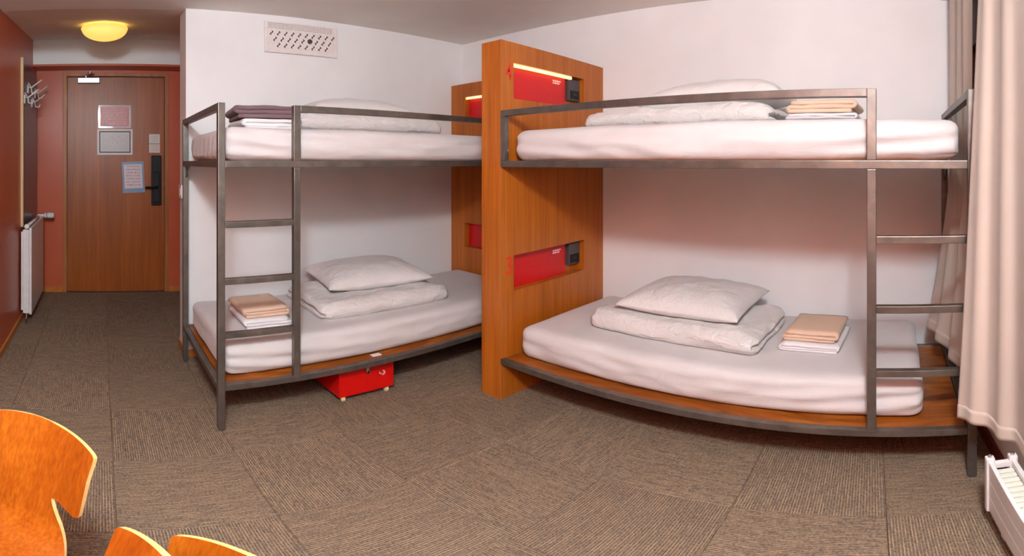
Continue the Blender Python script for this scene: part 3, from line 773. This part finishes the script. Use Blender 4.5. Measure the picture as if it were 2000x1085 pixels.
# ------------------------------------------------------------------ curtains
def lerp(a, b, t): return a+(b-a)*t
def poly(pts, u):
    n = len(pts)-1; k = min(int(u*n), n-1); f = u*n-k
    return Vector(pts[k])*(1-f)+Vector(pts[k+1])*f
def curtain(name, top, bot, z1, z0, folds, amp0, amp1, label, seed, power=1.0, hemz=0.06, start=0.0):
    t = thing(name, (*bot[len(bot)//2], z0), label, 'curtain', 'beige curtains')
    NU, NV = folds*14, 44
    P = []
    def pt(u, v):
        tt = max(0, (v-start)/(1-start))**power
        a, b_ = poly(top, u), poly(bot, u); q = a.lerp(b_, tt)
        du = poly(bot, min(1, u+0.01))-poly(bot, max(0, u-0.01)); nrm = Vector((-du.y, du.x)).normalized()
        ph = 2*PI*folds*(u+0.012*math.sin(7*u+seed+2*v))+seed
        amp = lerp(amp0, amp1, v)
        q = q + nrm*amp*(math.sin(ph)+0.18*math.sin(2*ph+seed)+0.8*nz(u*3+seed, v*1.5, 2))
        return (q.x, q.y, lerp(z1, z0+0.012*nz(u*4, seed, 0), v))
    for j in range(NV+1):
        for i in range(NU+1): P.append(pt(i/NU, j/NV))
    F = [[j*(NU+1)+i, j*(NU+1)+i+1, (j+1)*(NU+1)+i+1, (j+1)*(NU+1)+i] for j in range(NV) for i in range(NU)]
    o = obj('fabric', from_pf(P, F), M_curtain, t, smooth=True)
    so = o.modifiers.new('thickness', 'SOLIDIFY'); so.thickness = 0.003; so.offset = 0
    # turned-up hem
    v0 = 1-hemz/(z1-z0); P = []
    for j in range(5):
        for i in range(NU+1): P.append(pt(i/NU, lerp(v0, 1.0, j/4)))
    F = [[j*(NU+1)+i, j*(NU+1)+i+1, (j+1)*(NU+1)+i+1, (j+1)*(NU+1)+i] for j in range(4) for i in range(NU)]
    o = obj('hem', from_pf(P, F), M_curtain, t, smooth=True)
    so = o.modifiers.new('thickness', 'SOLIDIFY'); so.thickness = 0.007; so.offset = 0
    return t
curtain('curtain', [(1.70, -0.352), (1.56, -0.365), (1.36, -0.37), (0.95, -0.37), (0.55, -0.37)],
        [(1.625, -0.245), (1.535, -0.325), (1.40, -0.385), (1.0, -0.385), (0.55, -0.38)], 2.36, 0.385, 4, 0.006, 0.011,
        'near beige curtain hanging over the white finned radiator', 1.0)
curtain('curtain', [(2.70, -0.395), (2.5, -0.40), (2.3, -0.40), (2.16, -0.40)],
        [(2.66, -0.262), (2.45, -0.285), (2.20, -0.31), (1.98, -0.33)], 2.36, 0.425, 3, 0.011, 0.014,
        'beige curtain hanging behind the bunk bed end in the corner', 2.5, 1.25, start=0.53)
cr = thing('curtain_rail', (1.2, -0.40, 2.36), 'white curtain rail along the ceiling above the window', 'curtain rail')
obj('rail', B(XL, XR, -0.405, -0.365, 2.362, 2.385), M_enamel, cr)
for xx in (0.0, 0.9, 1.8, 2.6): obj('rail_bracket', B(xx, xx+0.03, -0.40, -0.37, 2.385, HC), M_enamel, cr)

# ------------------------------------------------------------------ finned radiator under the window
rr = thing('convector_radiator', (0.85, -0.34, 0), 'low white double panel radiator with open fins beside the bed leg', 'radiator')
RX0, RX1 = 0.25, 1.405
for yc, nm in ((-0.307, 'front_panel'), (-0.378, 'rear_panel')):
    for k in range(3):
        obj(nm, B(RX0, RX1-0.012, yc-0.007, yc+0.007, 0.105+k*0.077, 0.105+k*0.077+0.073), M_enamel, rr, bevel=0.003)
    hd = obj('header_column', B(RX1-0.03, RX1, yc-0.014, yc+0.014, 0.095, 0.345), M_enamel, rr, bevel=0.006)
    obj('vent_plug', lathe(bmesh.new(), (RX1-0.015, yc, 0.345), [(0.007, 0), (0.007, 0.008), (0.004, 0.010), (0.0, 0.010)], 12), M_chrome, hd)
obj('connector', B(RX1-0.028, RX1-0.01, -0.366, -0.319, 0.30, 0.325), M_enamel, rr, bevel=0.003)
for k in range(38):
    x = RX0+0.03+k*0.0285
    obj('fin', B(x, x+0.021, -0.369, -0.316, 0.12, 0.312), M_fin, rr, bevel=0.004)
obj('wall_bracket', B(1.18, 1.21, YW, -0.384, 0.15, 0.325), M_enamel, rr, bevel=0.003)
obj('wall_bracket', B(0.45, 0.48, YW, -0.384, 0.15, 0.325), M_enamel, rr, bevel=0.003)
for xx in (0.35, 1.3): obj('support_foot', B(xx, xx+0.03, -0.36, -0.325, 0.0, 0.12), M_enamel, rr)

# ------------------------------------------------------------------ plywood shell chairs
def shell_outline():
    """half outline (w, t): t runs along the shell from the seat front (0) to the head top"""
    half = [(0.0, -0.004), (0.10, 0.0), (0.165, 0.015), (0.196, 0.06), (0.203, 0.14), (0.198, 0.23), (0.175, 0.32),
            (0.135, 0.395), (0.10, 0.45), (0.082, 0.482), (0.073, 0.502), (0.071, 0.511), (0.076, 0.514), (0.090, 0.509), (0.110, 0.497),
            (0.124, 0.488), (0.134, 0.485), (0.141, 0.488), (0.144, 0.497), (0.148, 0.55), (0.155, 0.63), (0.158, 0.655), (0.157, 0.663), (0.151, 0.669),
            (0.12, 0.682), (0.08, 0.692), (0.03, 0.698), (0.0, 0.699)]
    return half
def prof_pt(t):
    """side view: (forward f, height z) of the shell centre line; f=0 at the waist"""
    if t <= 0.30: return (0.385-0.0-t*0.98, 0.455-0.018*math.sin(PI*t/0.30)-0.012*t/0.30)
    # bend from horizontal to the reclined back
    r, ang = 0.115, math.radians(76); arc = r*ang; f0, z0 = 0.385-0.294, 0.443
    s = t-0.30
    if s <= arc:
        a = s/r; return (f0-r*math.sin(a), z0+r*(1-math.cos(a)))
    fx, fz = f0-r*math.sin(ang), z0+r*(1-math.cos(ang)); s -= arc
    lean = s*0.10
    return (fx-(s)*math.cos(ang)-lean*s, fz+s*math.sin(ang)*0.985)
def chair(name, wx, wy, fx, fy, dz, label, group, spl=0.175, sb=0.135, rear=None):
    """(wx, wy): waist position; (fx, fy): direction the chair faces"""
    fv = Vector((fx, fy)).normalized(); lv = Vector((fv.y, -fv.x))
    t = thing(name, (wx+fv.x*0.2, wy+fv.y*0.2, dz), label, 'chair', group)
    bm = bmesh.new(); half = shell_outline()
    pts = half + [(-w_, t_) for w_, t_ in half[-2:0:-1]]
    # smooth the outline
    for _ in range(2):
        n = len(pts); q = []
        for i in range(n):
            a, b_ = pts[i], pts[(i+1) % n]; q += [(a[0]*.75+b_[0]*.25, a[1]*.75+b_[1]*.25), (a[0]*.25+b_[0]*.75, a[1]*.25+b_[1]*.75)]
        pts = q
    bm.faces.new([bm.verts.new((w_, t_, 0)) for w_, t_ in pts])
    for k in range(1, 48):
        bmesh.ops.bisect_plane(bm, geom=bm.verts[:]+bm.edges[:]+bm.faces[:], plane_co=(0, k*0.0155, 0), plane_no=(0, 1, 0))
    for k in range(-6, 7):
        bmesh.ops.bisect_plane(bm, geom=bm.verts[:]+bm.edges[:]+bm.faces[:], plane_co=(k*0.032, 0, 0), plane_no=(1, 0, 0))
    for v in bm.verts:
        w_, tt, _ = v.co; f, z = prof_pt(tt)
        hd = max(0, min(1, (tt-0.45)/0.15)); st = max(0, min(1, (0.30-tt)/0.2))
        f += hd*0.9*w_*w_; z += st*0.25*w_*w_ - (max(0, 0.06-tt)**2)*6
        q = Vector((wx, wy))+fv*f+lv*w_
        v.co = (q.x, q.y, z+dz)
    o = obj('shell', bm, [M_shell, M_edge], t, smooth=False)
    so = o.modifiers.new('ply', 'SOLIDIFY'); so.thickness = 0.010; so.offset = 0; so.material_offset_rim = 1
    bv = o.modifiers.new('round', 'BEVEL'); bv.width = 0.0015; bv.segments = 2; bv.limit_method = 'ANGLE'; bv.angle_limit = math.radians(50)
    def W(f, l, z): q = Vector((wx, wy))+fv*f+lv*l; return (q.x, q.y, z+dz)
    obj('hub', lathe(bmesh.new(), W(0.20, 0, 0.0), [(0.07, 0.419), (0.08, 0.424), (0.08, 0.432), (0.02, 0.432)], 24), M_black, t)
    for sf in (1, -1):
        for sl_ in (1, -1):
            fo, lo = 0.20+(sf*0.135 if sf > 0 else -sb), sl_*(rear if rear and sf < 0 and sl_ < 0 else spl)
            obj('leg', tube(bmesh.new(), [W(0.20+sf*0.05, sl_*0.06, 0.425), W(0.20+sf*0.10, sl_*spl*0.75, 0.430), W(fo-sf*0.008, lo-sl_*0.012, 0.437), W(fo, lo, 0.42), W(fo+sf*0.05, lo+sl_*0.02, 0.012-dz)], 0.0075, 10), M_chrome, t, smooth=True)
            obj('leg_tip', tube(bmesh.new(), [W(fo+sf*0.0495, lo+sl_*0.0198, 0.02-dz), W(fo+sf*0.05, lo+sl_*0.02, 0.0-dz)], 0.011, 10), M_black, t)
    return t
chair('plywood_chair', -0.218, 1.005, math.cos(-2.176), math.sin(-2.176), 0.0, 'honey coloured plywood shell chair with narrow waist, standing alone', 'plywood chairs')
chair('plywood_chair', 0.061, 0.533, math.cos(-2.748), math.sin(-2.748), 0.0, 'lower honey coloured plywood chair of the stacked pair', 'plywood chairs')
chair('plywood_chair', -0.052, 0.511, math.cos(-2.982), math.sin(-2.982), 0.05, 'upper honey coloured plywood chair of the stacked pair', 'plywood chairs', 0.205, 0.135, 0.265)
